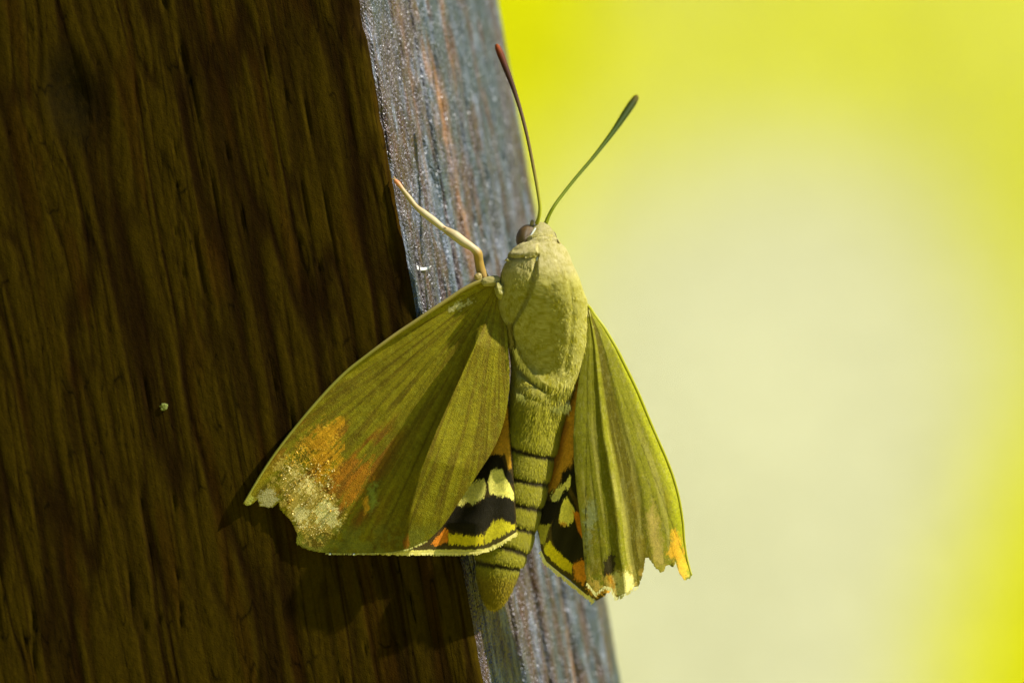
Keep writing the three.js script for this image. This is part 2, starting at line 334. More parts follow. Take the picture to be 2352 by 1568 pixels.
{
  const rows = [];
  const curve = (k, t) => {                    // smooth table (Catmull-Rom on the spine)
    const n = SPINE.length - 1, f = clamp(t * n, 0, n - 1e-6), i = Math.floor(f), u = f - i;
    const p0 = SPINE[Math.max(0, i - 1)][k], p1 = SPINE[i][k], p2 = SPINE[i + 1][k], p3 = SPINE[Math.min(n, i + 2)][k];
    return 0.5 * (2 * p1 + (p2 - p0) * u + (2 * p0 - 5 * p1 + 4 * p2 - p3) * u * u + (3 * p1 - p0 - 3 * p2 + p3) * u * u * u);
  };
  const N = 560, M = 260;
  for (let i = 0; i <= N; i++) { const t = i / N; rows.push([curve(0, t), curve(1, t), Math.max(0.5, curve(2, t)), curve(3, t), curve(4, t)]); }
  // smooth arc length spacing
  const pos = [], idx = [], uv = [], col = [];
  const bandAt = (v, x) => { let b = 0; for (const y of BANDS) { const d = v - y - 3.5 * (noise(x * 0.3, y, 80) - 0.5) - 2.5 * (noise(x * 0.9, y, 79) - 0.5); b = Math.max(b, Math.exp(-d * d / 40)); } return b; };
  const hairs = [];
  let along = 0;
  for (let i = 0; i <= N; i++) {
    const r = rows[i], p = rows[Math.max(0, i - 1)], q = rows[Math.min(N, i + 1)];
    const tan = new THREE.Vector3(q[0] - p[0], -(q[1] - p[1]), (q[3] - p[3]) * SHEET).normalize();
    const up = new THREE.Vector3(0, 0, 1).addScaledVector(tan, -tan.z).normalize(), side = new THREE.Vector3().crossVectors(up, tan).normalize();
    if (side.x < 0) side.negate();
    if (i) along += Math.hypot(r[0] - p[0], r[1] - p[1]);
    for (let j = 0; j <= M; j++) {
      const a = j / M * Math.PI * 2, bx = smooth(585, 650, r[1]) * (1 - smooth(830, 930, r[1])), pw = 1 - 0.36 * bx, ca = Math.sign(Math.cos(a)) * Math.pow(Math.abs(Math.cos(a)), pw), sa = Math.sign(Math.sin(a)) * Math.pow(Math.abs(Math.sin(a)), pw);
      let w = r[2], d = r[2] * r[4];
      const c = new THREE.Vector3(r[0], -r[1], r[3] * SHEET).addScaledVector(side, ca * w).addScaledVector(up, sa * d);
      c.z += 0.30 * bx * Math.max(0, sa) * (c.x - r[0] - 40);   // the back is rolled a little towards the post
      const px = c.x, py = -c.y;
      const n = new THREE.Vector3().addScaledVector(side, Math.sign(ca) * Math.pow(Math.abs(ca), 2 / pw - 1) * d).addScaledVector(up, Math.sign(sa) * Math.pow(Math.abs(sa), 2 / pw - 1) * w).normalize();
      let h = 0, dorsal = smooth(-0.25, 0.25, sa);
      const v = r[1];
      // abdomen rings
      const ab = smooth(960, 1020, v);
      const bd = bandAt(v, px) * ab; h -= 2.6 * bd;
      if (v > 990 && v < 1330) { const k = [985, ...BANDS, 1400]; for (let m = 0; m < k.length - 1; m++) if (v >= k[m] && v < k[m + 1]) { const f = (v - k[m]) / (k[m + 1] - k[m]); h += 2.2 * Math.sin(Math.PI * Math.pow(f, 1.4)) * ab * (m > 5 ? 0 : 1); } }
      // thorax plates, collar, seams
      if (v < 990 && dorsal > 0) {
        const g = polyDist(px, py, GROOVE); h -= dorsal * 9 * Math.exp(-g * g / 12);
        const sd = inside(px, py, SHIELD); h += dorsal * 8 * smooth(-6, 9, sd) * smooth(570, 680, py);
        const rc = inside(px, py, RECESS); h -= dorsal * 9 * smooth(-5, 6, rc);
        const le = polyDist(px, py, LEDGE); h += dorsal * (py < 592 + (px < 1172 ? 8 : 0) && px < 1234 && py > 560 ? 8 : 0) * smooth(40, 0, le) - dorsal * 4 * Math.exp(-le * le / 16);
        const co = polyDist(px, py, COLLAR); h -= dorsal * 3.2 * Math.exp(-co * co / 14);
        const hl = polyDist(px, py, HEADLINE); h -= dorsal * 2.4 * Math.exp(-hl * hl / 10);
        const ru = polyDist(px, py, RUMP); h -= dorsal * 3.2 * Math.exp(-ru * ru / 30);
        h += dorsal * 4.5 * (fbm(px * 0.03, py * 0.02, 81, 3) - 0.5) * smooth(530, 600, v);
        for (const [line, dp, wd] of CREASES) { const q = polyDist(px, py, line); if (q < 14) h -= dorsal * dp * Math.exp(-q * q / wd); }
        const dent = Math.hypot((px - 1236) / 20, (py - 775) / 22); h -= dorsal * 1.3 * Math.exp(-Math.pow((dent - 1) / 0.35, 2)) * fbm(px * 0.05, py * 0.05, 89, 2) * smooth(1.2, 0.2, (px - 1236) / 30);
      }
      const fur = smooth(840, 900, v) * (1 - smooth(1000, 1030, v));
      h += 3.0 * (fbm(px * 0.16 + 0.06 * py, py * 0.07, 82, 3) - 0.5) * fur;
      h += (0.5 * (noise(px * 0.22, py * 0.22, 83) - 0.5) + 0.7 * (noise(px * 0.55, py * 0.45, 84) - 0.5)) * smooth(0, 30, r[2]);
      h *= smooth(1, 18, r[2]);
      c.addScaledVector(n, h);
      pos.push(X(c.x), Y(-c.y), c.z / SHEET * MM);
      uv.push(j / M * 6, along / 60);
      // scales: olive with paler hair tips; dark rings on the abdomen
      const k = fbm(px * 0.12, py * 0.12, 85, 3), k2 = noise(px * 0.9, py * 0.9, 86);
      let cc = mix3([0.290, 0.250, 0.007], [0.500, 0.440, 0.110], clamp(-0.15 + 1.25 * k + 0.9 * (k2 - 0.5)));
      const pale = (1 - smooth(610, 660, v + 24 * (k - 0.5))) * 0.5; cc = mix3(cc, [0.52, 0.435, 0.26], clamp(pale * (0.35 + 0.9 * k + 0.5 * (k2 - 0.5))));  // sunlit look of head and collar fur, put into the colour
      if (v > 850) cc = mix3(cc, [0.215, 0.192, 0.005], smooth(850, 960, v) * 0.85);
      if (v > 1290) cc = mix3(cc, [0.165, 0.110, 0.004], smooth(1300, 1340, v) * 0.8);
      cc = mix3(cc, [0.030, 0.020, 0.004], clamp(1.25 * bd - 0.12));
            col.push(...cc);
      // hair roots
      if (sa > -0.4 && rnd() < (fur > 0.4 ? 0.26 : v > 1020 ? 0.16 : v < 640 ? 0.14 : 0.10) && i > 10 && i < N - 8 && bd < 0.4 && !(v < 600 && Math.abs(ca) > 0.8)) hairs.push([c.clone(), n.clone(), tan.clone(), fur, cc]);
    }
  }
  for (let i = 0; i < N; i++) for (let j = 0; j < M; j++) { const a = i * (M + 1) + j, b = a + 1, c = a + M + 1, d = c + 1; idx.push(a, c, b, b, c, d); }
  const g = geometry(pos, idx, uv, col);
  const bump = grey(512, 512, (i, j) => 0.5 * noise(i * 0.25, j * 0.25, 87) + 0.5 * hash(i, j, 88), THREE.RepeatWrapping);
  const mBody = new THREE.MeshPhysicalMaterial({ vertexColors: true, roughness: 0.7, bumpMap: bump, bumpScale: 0.00012, sheen: 0.15, sheenColor: new THREE.Color(0.95, 0.88, 0.65), sheenRoughness: 0.4, specularIntensity: 0.22, side: THREE.DoubleSide });
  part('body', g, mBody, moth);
  // tufts along the edges of the thorax plate, the rump and by the wing roots
  const tuft = (line, dx, dy, n, len, z, c) => {
    const pts = resample(line, 1.5);
    for (let k = 0; k < n; k++) { const q = pts[Math.floor(rnd() * pts.length)]; hairs.push([new THREE.Vector3(q[0] + (rnd() - 0.5) * 8, -(q[1] + (rnd() - 0.5) * 10), (z + (rnd() - 0.5) * 0.25) * SHEET), new THREE.Vector3(0, 0, 1), new THREE.Vector3(dx, -dy, -0.25).normalize(), len, c]); }
  };
  tuft([[1182, 800], [1196, 832], [1220, 860], [1250, 884], [1286, 900], [1306, 892]], 0.05, 1, 420, 16, 4.0, [0.24, 0.22, 0.03]);
  tuft([[1190, 905], [1230, 925], [1280, 938], [1304, 930]], 0.0, 1, 380, 15, 3.75, [0.26, 0.25, 0.05]);
  tuft([[1296, 912], [1308, 930], [1300, 946]], 0.25, 1, 60, 12, 2.9, [0.36, 0.33, 0.16]);
  tuft([[1168, 690], [1172, 740], [1176, 790]], -0.15, 1, 160, 18, 3.2, [0.24, 0.19, 0.03]);
  tuft([[1344, 740], [1342, 800], [1334, 850]], 0.1, 1, 150, 16, 2.6, [0.36, 0.31, 0.12]);
  tuft([[1200, 560], [1230, 552], [1262, 550]], -0.1, 1, 160, 12, 3.1, [0.34, 0.29, 0.13]);
  tuft([[1112, 1382], [1134, 1392], [1156, 1376]], -0.1, 1, 120, 14, 0.9, [0.24, 0.17, 0.01]);
  // hair-like scales lying back along the body
  const hp = [], hi = [], hc = [];
  for (const [c, n, tan, fur, cc] of hairs) {
    const len = fur > 2 ? fur * (0.6 + 0.6 * rnd()) : (fur > 0.4 ? 8 + 8 * rnd() : 4 + 4 * rnd()), wd = 0.4 + 0.35 * rnd();
    const dir = tan.clone().addScaledVector(n, 0.05 + 0.16 * rnd()).add(new THREE.Vector3((rnd() - 0.5) * 0.7, (rnd() - 0.5) * 0.3, (rnd() - 0.5) * 0.4)).normalize();
    const sd = new THREE.Vector3().crossVectors(dir, n).normalize();
    const o = hp.length / 3, add = (v) => hp.push(X(v.x), Y(-v.y), v.z / SHEET * MM);
    add(c.clone().addScaledVector(sd, wd)); add(c.clone().addScaledVector(sd, -wd));
    const m = c.clone().addScaledVector(dir, len * 0.6).addScaledVector(n, 0.6);
    add(m.clone().addScaledVector(sd, wd * 0.7)); add(m.clone().addScaledVector(sd, -wd * 0.7));
    add(c.clone().addScaledVector(dir, len).addScaledVector(n, -0.5));
    hi.push(o, o + 1, o + 3, o, o + 3, o + 2, o + 2, o + 3, o + 4);
    const f = 0.72 + 0.5 * rnd(); for (let k = 0; k < 5; k++) hc.push(cc[0] * f, cc[1] * f, cc[2] * f);
  }
  const ho = part('hair', geometry(hp, hi, null, hc), new THREE.MeshPhysicalMaterial({ vertexColors: true, roughness: 0.7, side: THREE.DoubleSide, specularIntensity: 0.12 }), moth);
  ho.userData.kind = 'stuff';
}

// --- helpers for wings
// wing sheet: fan of rays from the hinge to the outline, real thickness, relief z(x, y) in mm
function resample(pts, step) {
  const out = [];
  for (let i = 0; i < pts.length - 1; i++) { const [a, b] = [pts[i], pts[i + 1]], l = Math.hypot(b[0] - a[0], b[1] - a[1]), n = Math.max(1, Math.round(l / step)); for (let k = 0; k < n; k++) out.push([a[0] + (b[0] - a[0]) * k / n, a[1] + (b[1] - a[1]) * k / n]); }
  out.push(pts[pts.length - 1]); return out;
}
function wingSheet(hinge, outline, z, box, rings = 130, thick = 0.09) {
  const edge = resample(outline, 2.5).map(([x, y], i) => { const k = y > 1130 && (x < 760 || x > 1342) ? 4.5 : 0.8; return [x + k * 0.5 * (hash(i, 3, 1) - 0.5), y + k * (noise(i * 0.6, 4.5, 1) - 0.5) * 1.4]; }), n = edge.length, pos = [], uv = [], idx = [];
  for (const back of [0, 1]) for (let r = 0; r <= rings; r++) for (let k = 0; k < n; k++) {
    const t = 0.004 + 0.996 * Math.pow(r / rings, 0.85), x = hinge[0] + (edge[k][0] - hinge[0]) * t, y = hinge[1] + (edge[k][1] - hinge[1]) * t;
    pos.push(X(x), Y(y), (z(x, y) - back * thick * (r === rings ? 0.4 : 1)) * MM); uv.push((x - box[0]) / (box[2] - box[0]), 1 - (y - box[1]) / (box[3] - box[1]));
  }
  const L = (rings + 1) * n;
  for (let r = 0; r < rings; r++) for (let k = 0; k < n - 1; k++) {
    const a = r * n + k, b = a + 1, c = a + n, d = c + 1;
    idx.push(a, c, b, b, c, d); idx.push(L + a, L + b, L + c, L + b, L + d, L + c);
  }
  for (let k = 0; k < n - 1; k++) { const a = rings * n + k, b = a + 1; idx.push(a, L + a, b, b, L + a, L + b); }
  const g = geometry(pos, idx, uv);
  if (g.attributes.normal.getZ(Math.floor(L / 2)) < 0) { const ix = g.index.array; for (let i = 0; i < ix.length; i += 3) { const t = ix[i + 1]; ix[i + 1] = ix[i + 2]; ix[i + 2] = t; } g.computeVertexNormals(); }
  return g;
}
// scale pattern of a wing: base colour, then ragged patches
function wingMap(box, w, h, base, patches, grainDir, veins) {
  for (const p of patches) { p.bb = [Math.min(...p.pts.map((q) => q[0])) - 20, Math.min(...p.pts.map((q) => q[1])) - 20, Math.max(...p.pts.map((q) => q[0])) + 20, Math.max(...p.pts.map((q) => q[1])) + 20]; }
  return texture(w, h, (i, j) => {
    const x = box[0] + (i + 0.5) / w * (box[2] - box[0]), y = box[1] + (1 - (j + 0.5) / h) * (box[3] - box[1]);
    let c = base(x, y);
    const g = grainDir(x, y), rag = (noise(g[0] * 0.5, g[1] * 0.06, 101) - 0.5) * 9 + (noise(x * 0.35, y * 0.35, 102) - 0.5) * 4 + (noise(x * 0.9, y * 0.7, 110) - 0.5) * 4;
    for (const p of patches) {
      if (x < p.bb[0] || x > p.bb[2] || y < p.bb[1] || y > p.bb[3]) continue;
      const rg = p.rag ?? 1, a = Math.sin(p.pts[0][0]) * 50, d = inside(x + 0.3 * rg * rag, y + rg * rag, p.pts) + (p.mottle ? p.mottle * ((fbm(x * 0.07 + a, y * 0.07, 103, 4) - 0.5) * 1.6 + (fbm(x * 0.28 + a, y * 0.28, 106, 2) - 0.5) * 1.2 + (0.6 * noise(g[0] * 0.13 + a, g[1] * 0.012, 108) + 0.4 * noise(g[0] * 0.4 + a, g[1] * 0.02, 109) - 0.5) * (p.streak ?? 0)) : 0);
      const s = smooth(-(p.soft ?? 1.5), p.soft ?? 1.5, d) * (p.o ?? 1);
      if (s > 0) c = mix3(c, p.c, s);
    }
    const f = (0.70 + 0.36 * noise(x * 0.5, y * 0.5, 104) + 0.24 * noise(x * 0.2, y * 0.2, 107)) * (0.85 + 0.3 * hash(i, j, 105)) * (1 - (veins ? veins(x, y) : 0));
    return [c[0] * f, c[1] * f, c[2] * f];
  });
}
const scaleBump = grey(512, 512, (i, j) => 0.5 * noise(i * 0.5, j * 0.5, 111) + 0.5 * hash(i, j, 112), THREE.RepeatWrapping);
scaleBump.repeat.set(2, 2);
const wingMat = (map, extra = {}) => new THREE.MeshPhysicalMaterial({ map, roughness: 0.65, bumpMap: scaleBump, bumpScale: 0.00006, specularIntensity: 0.2, sheen: 0.08, sheenColor: new THREE.Color(0.8, 0.75, 0.4), sheenRoughness: 0.6, side: THREE.DoubleSide, ...extra });
function tube(points, radii, seg = 10, cols, rings = false) {  // tapered tube through points [mm]; cols per point
  const cv = new THREE.CatmullRomCurve3(points.map((p) => new THREE.Vector3(...p))), n = points.length * 10, pos = [], idx = [], col = [];
  const cc = [];
  for (let i = 0; i <= n; i++) {
    const t = i / n, f = t * (points.length - 1), k = Math.min(points.length - 2, Math.floor(f)), u = f - k, r = radii[k] + (radii[k + 1] - radii[k]) * u;
    const p = cv.getPoint(t), tg = cv.getTangent(t), a = new THREE.Vector3(0.31, 0.2, 1).cross(tg).normalize(), b = new THREE.Vector3().crossVectors(tg, a);
    const c = cols ? mix3(cols[k], cols[k + 1], u) : [1, 1, 1]; const rr = r * (rings && i % 2 ? 0.9 : 1);
    for (let j = 0; j < seg; j++) { const q = j / seg * Math.PI * 2, e = (i === 0 || i === n) ? 0.25 : 1; const v = p.clone().addScaledVector(a, Math.cos(q) * rr * e).addScaledVector(b, Math.sin(q) * rr * e); pos.push(v.x * MM, v.y * MM, v.z * MM); col.push(...c); }
  }
  for (let i = 0; i < n; i++) for (let j = 0; j < seg; j++) { const a = i * seg + j, b = i * seg + (j + 1) % seg, c = a + seg, d = b + seg; idx.push(a, b, c, b, d, c); }
  for (const [o, s] of [[0, 1], [n * seg, -1]]) for (let j = 1; j < seg - 1; j++) s > 0 ? idx.push(o, o + j + 1, o + j) : idx.push(o, o + j, o + j + 1);
  return geometry(pos, idx, null, col);
}
const mm = (u, v, z) => [(u - 1176) / SHEET, (784 - v) / SHEET, z];
// short scale hairs standing out from a wing edge
function fringe(line, z, out, len, c0, c1, keep = 1) {
  const pts = resample(line, 2.2), hp = [], hi = [], hc = [];
  for (let i = 0; i < pts.length; i++) {
    if (hash(i, 7, 1) > keep) continue;
    const [x, y] = pts[i], l = len * (0.75 + 0.5 * hash(i, 8, 1)), wd = 1.5, dx = out[0] + 0.35 * (hash(i, 9, 1) - 0.5), dy = out[1] + 0.2 * (hash(i, 10, 1) - 0.5), o = hp.length / 3, zz = z(x, y), lift = 0.05 * (hash(i, 11, 1) - 0.3);
    for (const [a, b, t] of [[-wd, 0, 0], [wd, 0, 0], [-wd * 0.8, 1, 1], [wd * 0.8, 1, 1]]) { const px = x + a * -out[1] + dx * l * b, py = y + a * out[0] * 1 + dy * l * b; hp.push(X(px), Y(py), (zz + lift * t + 0.03) * MM); }
    hi.push(o, o + 1, o + 3, o, o + 3, o + 2);
    const t = hash(i, 12, 1), c = mix3(c0, c1, t); for (let k = 0; k < 4; k++) hc.push(...c);
  }
  return geometry(hp, hi, null, hc);
}
const hairMat = new THREE.MeshPhysicalMaterial({ vertexColors: true, roughness: 0.7, side: THREE.DoubleSide, specularIntensity: 0.3 });

// --- left forewing: hugs the broad face of the post
const faceZ = (x, y) => 0.1036 * ((x - 1176) / SHEET + 9.1) + 0.0188 * ((784 - y) / SHEET);
const FOLD = [[1142, 690], [1100, 775], [1048, 890], [1003, 990], [967, 1080], [942, 1175], [930, 1262]];
const foldX = (y) => lin(FOLD.map((p) => [p[1], p[0]]), y);
const COSTA = [[1147, 640], [1120, 641], [1090, 652], [1060, 668], [1030, 688], [990, 714], [950, 741], [915, 764], [880, 789], [840, 819], [800, 850], [765, 883], [735, 915], [705, 949], [675, 985], [645, 1023], [618, 1060], [594, 1097], [573, 1132], [558, 1158]];
const lfwZ = (x, y) => {
  const dist = Math.hypot(x - 1145, y - 650), grow = smooth(20, 260, dist);
  const low = lin([[0, 1.8], [150, 1.6], [400, 1.3], [650, 0.95], [800, 0.35]], dist), q = (x - foldX(y)) * 0.88;   // q: across the fold
  const high = low + (lin([[0, 2.6], [150, 3.9], [430, 4.0], [560, 2.9], [660, 1.7]], dist) - 0.0028 * Math.max(0, q) - faceZ(x, y) - low) * smooth(15, 150, dist);
  let h = q < 0 ? low + (high - low) * Math.exp(-Math.pow(-q / 15, 1.5)) : high;   // the inner strip stands up like a roof; the wing drops beyond the fold
  // veins radiating from the hinge
  const ang = Math.atan2(y - 640, 1150 - x), vv = ang * 9.0 + 0.5 * Math.sin(ang * 7), v = Math.abs((vv % 1 + 1) % 1 - 0.5) * 2, amp = 0.3 + 0.7 * hash(Math.floor(vv), 1, 122);
  h += grow * amp * (0.10 * Math.pow(v, 6) - 0.07 * Math.pow(1 - v, 3)) * (q < 0 ? 1 : 0.25);
  const ed = polyDist(x, y, COSTA); h += 0.25 * Math.exp(-ed * ed / 130);   // rolled front edge
  h += 0.10 * (fbm(x * 0.02, y * 0.02, 121, 3) - 0.5) * grow;
  return faceZ(x, y) + Math.max(0.35, h);
};
const leftWing = new THREE.Group(); leftWing.name = 'forewing'; leftWing.userData.label = 'forewing spread over the dark face of the post, its tip torn away'; moth.add(leftWing);
{
  const box = [540, 620, 1200, 1290];
  const outline = [...COSTA, [568, 1161], [578, 1156], [584, 1150], [588, 1146], [592, 1156], [593, 1163], [604, 1165], [615, 1167], [624, 1166], [630, 1158], [637, 1153], [642, 1170], [650, 1180], [658, 1187], [666, 1196], [671, 1206], [676, 1216], [682, 1228], [679, 1240], [678, 1249], [690, 1257], [702, 1263], [730, 1268], [760, 1271], [800, 1272], [850, 1271], [900, 1269], [930, 1262], [960, 1250], [985, 1238], [1004, 1220], [1020, 1203], [1036, 1180], [1050, 1158], [1068, 1132], [1086, 1105], [1104, 1077], [1122, 1050], [1138, 1022], [1150, 992], [1160, 960], [1166, 925], [1170, 890], [1171, 850], [1168, 810], [1165, 770], [1160, 735], [1155, 700], [1152, 672]];
  const sp = (x, y) => { const dx = 1150 - x, dy = y - 640; return [Math.atan2(dy, dx) * 500, Math.hypot(dx, dy)]; };
  const base = (x, y) => {
    const [a, r] = sp(x, y);
    let c = mix3([0.142, 0.116, 0.002], [0.205, 0.172, 0.004], fbm(x * 0.035, y * 0.035, 130, 3));
    const st = fbm(a * 0.06, r * 0.006, 131, 3); c = mix3(c, [0.085, 0.052, 0.002], 0.6 * smooth(0.42, 0.66, st));
    const sp2 = fbm(x * 0.12, y * 0.12, 132, 3); c = mix3(c, [0.24, 0.23, 0.015], 0.25 * smooth(0.55, 0.75, sp2));
    const rb = smooth(930, 1010, y) * smooth(0, 90, foldX(y) - 40 - x) * smooth(560, 700, x); c = mix3(c, [0.19, 0.068, 0.004], 0.8 * rb * smooth(0.40, 0.60, fbm(a * 0.05 + 5, r * 0.012, 133, 3)) * smooth(1250, 1180, y));
    const gz = smooth(-14, 22, inside(x, y, [[628, 1075], [690, 1000], [742, 955], [782, 960], [785, 1090], [760, 1120], [690, 1090]])); c = mix3(c, [0.56, 0.31, 0.02], 0.9 * gz * smooth(0.56, 0.68, 0.6 * noise(x * 0.32, y * 0.32, 135) + 0.4 * fbm(x * 0.06, y * 0.06, 136, 2)));
    const lines = smooth(0.5, 0.9, noise(a * 0.16, r * 0.004, 137)); c = mix3(c, [0.060, 0.030, 0.003], 0.4 * lines * smooth(200, 420, r));
    const gr = smooth(1190, 1230, y); c = mix3(c, [0.15, 0.15, 0.016], 0.7 * gr * smooth(0.35, 0.6, fbm(x * 0.06, y * 0.06, 134, 3)));
    return c;
  };
  const P = (pts, c, o = {}) => ({ pts, c, ...o });
  const patches = [
    P([[735, 985], [770, 962], [772, 985], [752, 1010], [722, 1012]], [0.55, 0.26, 0.008], { soft: 20, mottle: 28, streak: 3, o: 0.65 }),
    P([[690, 1015], [735, 1000], [765, 1020], [745, 1065], [700, 1050]], [0.36, 0.17, 0.006], { soft: 16, mottle: 36, streak: 2, o: 0.7 }),
    P([[745, 1040], [772, 1030], [765, 1080], [738, 1105], [730, 1080]], [0.50, 0.24, 0.008], { soft: 14, mottle: 26, streak: 2.4, o: 0.7 }),
    P([[800, 1080], [835, 1062], [842, 1100], [820, 1150], [790, 1160], [780, 1120]], [0.38, 0.145, 0.005], { soft: 26, mottle: 28, streak: 3.2, rag: 2, o: 0.7 }),
    P([[835, 1150], [845, 1140], [848, 1170], [836, 1180]], [0.55, 0.27, 0.012], { soft: 4, mottle: 6 }),
    P([[845, 1120], [868, 1105], [866, 1150], [850, 1180]], [0.21, 0.24, 0.03], { soft: 8, mottle: 12, o: 0.8 }),
    P([[632, 1085], [650, 1058], [672, 1062], [700, 1085], [735, 1105], [765, 1140], [778, 1180], [772, 1208], [740, 1232], [705, 1236], [682, 1214], [668, 1186], [648, 1150], [634, 1118]], [0.36, 0.26, 0.045], { soft: 6, mottle: 50, o: 0.9 }),
    P([[672, 1095], [700, 1100], [722, 1120], [715, 1140], [690, 1130]], [0.62, 0.49, 0.17], { soft: 5, mottle: 34, o: 0.9 }),
    P([[728, 1160], [752, 1150], [772, 1180], [765, 1205], [735, 1200], [722, 1180]], [0.58, 0.50, 0.20], { soft: 5, mottle: 28 }),
    P([[676, 1172], [690, 1166], [704, 1180], [698, 1205], [682, 1200]], [0.60, 0.50, 0.20], { soft: 4, mottle: 20 }),
    P([[598, 1140], [612, 1128], [632, 1146], [624, 1172], [600, 1172]], [0.40, 0.36, 0.18], { soft: 6, mottle: 26, o: 0.7 }),
    P([[558, 1160], [570, 1135], [584, 1150], [575, 1162]], [0.40, 0.40, 0.08], { soft: 4, mottle: 6, o: 0.7 }),
    P([[1032, 713], [1050, 702], [1078, 692], [1090, 690], [1086, 696], [1060, 705], [1040, 715]], [0.36, 0.33, 0.14], { soft: 2, mottle: 14, o: 0.8 }),
    P([[925, 1245], [938, 1225], [942, 1250], [930, 1262]], [0.30, 0.09, 0.006], { soft: 3, o: 0.7 }),
  ];
  const map = wingMap(box, 1024, 1024, base, patches, sp, (x, y) => { const ang = Math.atan2(y - 640, 1150 - x), v = Math.abs(((ang * 13.0 + 0.35 * Math.sin(ang * 9)) % 1 + 1) % 1 - 0.5) * 2; return 0.22 * Math.pow(1 - v, 6); });
  part('wing_membrane', wingSheet([1149, 662], outline, lfwZ, box, 150), wingMat(map), leftWing);
  const rim = COSTA.filter((_, i) => i > 0).map(([x, y]) => mm(x, y, lfwZ(x, y) + 0.06));
  part('costal_vein', tube(rim, rim.map((_, i) => 0.22 - 0.006 * i), 8, rim.map((_, i) => i < 8 ? [0.26, 0.21, 0.05] : [0.22, 0.20, 0.03])), new THREE.MeshPhysicalMaterial({ vertexColors: true, roughness: 0.45, specularIntensity: 0.6 }), leftWing);
  const f = part('fringe', fringe([[748, 1270], [800, 1271], [850, 1270], [900, 1268], [940, 1258], [985, 1238]], lfwZ, [0, 1], 4, [0.26, 0.23, 0.03], [0.46, 0.42, 0.12], 0.85), hairMat, leftWing);
  f.userData.kind = 'stuff';
  // crust of lifted pale scales at the torn tip
  const gs = [], cols = [];
  for (let i = 0; i < 900; i++) {
    const x = 628 + rnd() * 150, y = 1030 + rnd() * 205, d = inside(x, y, [[640, 1080], [660, 1050], [740, 985], [775, 1000], [770, 1060], [768, 1140], [776, 1190], [740, 1230], [706, 1234], [684, 1214], [668, 1188], [648, 1150]]);
    if (d < 2 || fbm(x * 0.05, y * 0.05, 141, 3) < (y < 1060 ? 0.52 : 0.42)) continue;
    const s = 1.0 + 2.6 * rnd() * rnd() * rnd(), g = new THREE.IcosahedronGeometry(1, 0); g.scale(s, s * (0.8 + 0.5 * rnd()), s * 0.55); g.rotateX(rnd()); g.rotateY(rnd());
    g.scale(MM / SHEET, MM / SHEET, MM / SHEET); g.translate(X(x), Y(y), (lfwZ(x, y) + 0.03) * MM);
    const t = y < 1065 ? [0.58, 0.34, 0.03] : rnd() < 0.5 ? [0.66, 0.54, 0.22] : [0.44, 0.27, 0.03], k = 0.5 + 0.75 * rnd(), cnt = g.attributes.position.count, ca = new Float32Array(cnt * 3); for (let q = 0; q < cnt; q++) { ca[q * 3] = t[0] * k; ca[q * 3 + 1] = t[1] * k; ca[q * 3 + 2] = t[2] * k; }
    g.setAttribute('color', new THREE.BufferAttribute(ca, 3)); gs.push(g);
  }
  for (const [bx, by] of [[757, 1273], [812, 1273]]) { const g = new THREE.IcosahedronGeometry(2.6, 1); g.deleteAttribute('uv'); g.scale(MM / SHEET, MM / SHEET, MM / SHEET); g.translate(X(bx), Y(by), (lfwZ(bx, 1268) + 0.12) * MM); const ca = new Float32Array(g.attributes.position.count * 3).fill(0.75); g.setAttribute('color', new THREE.BufferAttribute(ca, 3)); gs.push(g); }
  gs.forEach((g) => g.deleteAttribute('uv'));
  const cr = part('scale_crust', mergeGeometries(gs), new THREE.MeshPhysicalMaterial({ vertexColors: true, roughness: 0.45, specularIntensity: 0.7 }), leftWing);
  cr.userData.kind = 'stuff';
}

// --- left hindwing: lies under the forewing and over the side of the abdomen
const lhwZ = (x, y) => {
  const z = 0.9 + 2.45 * smooth(lin([[980, 1115], [1100, 1065], [1200, 1010]], y), lin([[980, 1215], [1100, 1172], [1200, 1112]], y), x), ang = Math.atan2(y - 900, 1180 - x);
  const w = smooth(1060, 1000, x), zz = z * (1 - w) + Math.min(z, lfwZ(x, Math.min(y, 1262)) - 0.22) * w;
  return zz + 0.10 * (1 - w) * Math.sin(ang * 26) * smooth(60, 200, Math.hypot(x - 1180, y - 900)) + 0.06 * (fbm(x * 0.04, y * 0.04, 151, 2) - 0.5);
};
const CREAM = [0.80, 0.70, 0.14], BLACK = [0.013, 0.010, 0.003], ORANGE = [0.56, 0.23, 0.015], YELLOW = [0.62, 0.49, 0.010], OLIVE = [0.44, 0.37, 0.010];
const leftHind = new THREE.Group(); leftHind.name = 'hindwing'; leftHind.userData.label = 'cream, black and orange hindwing showing below the spread forewing'; moth.add(leftHind);
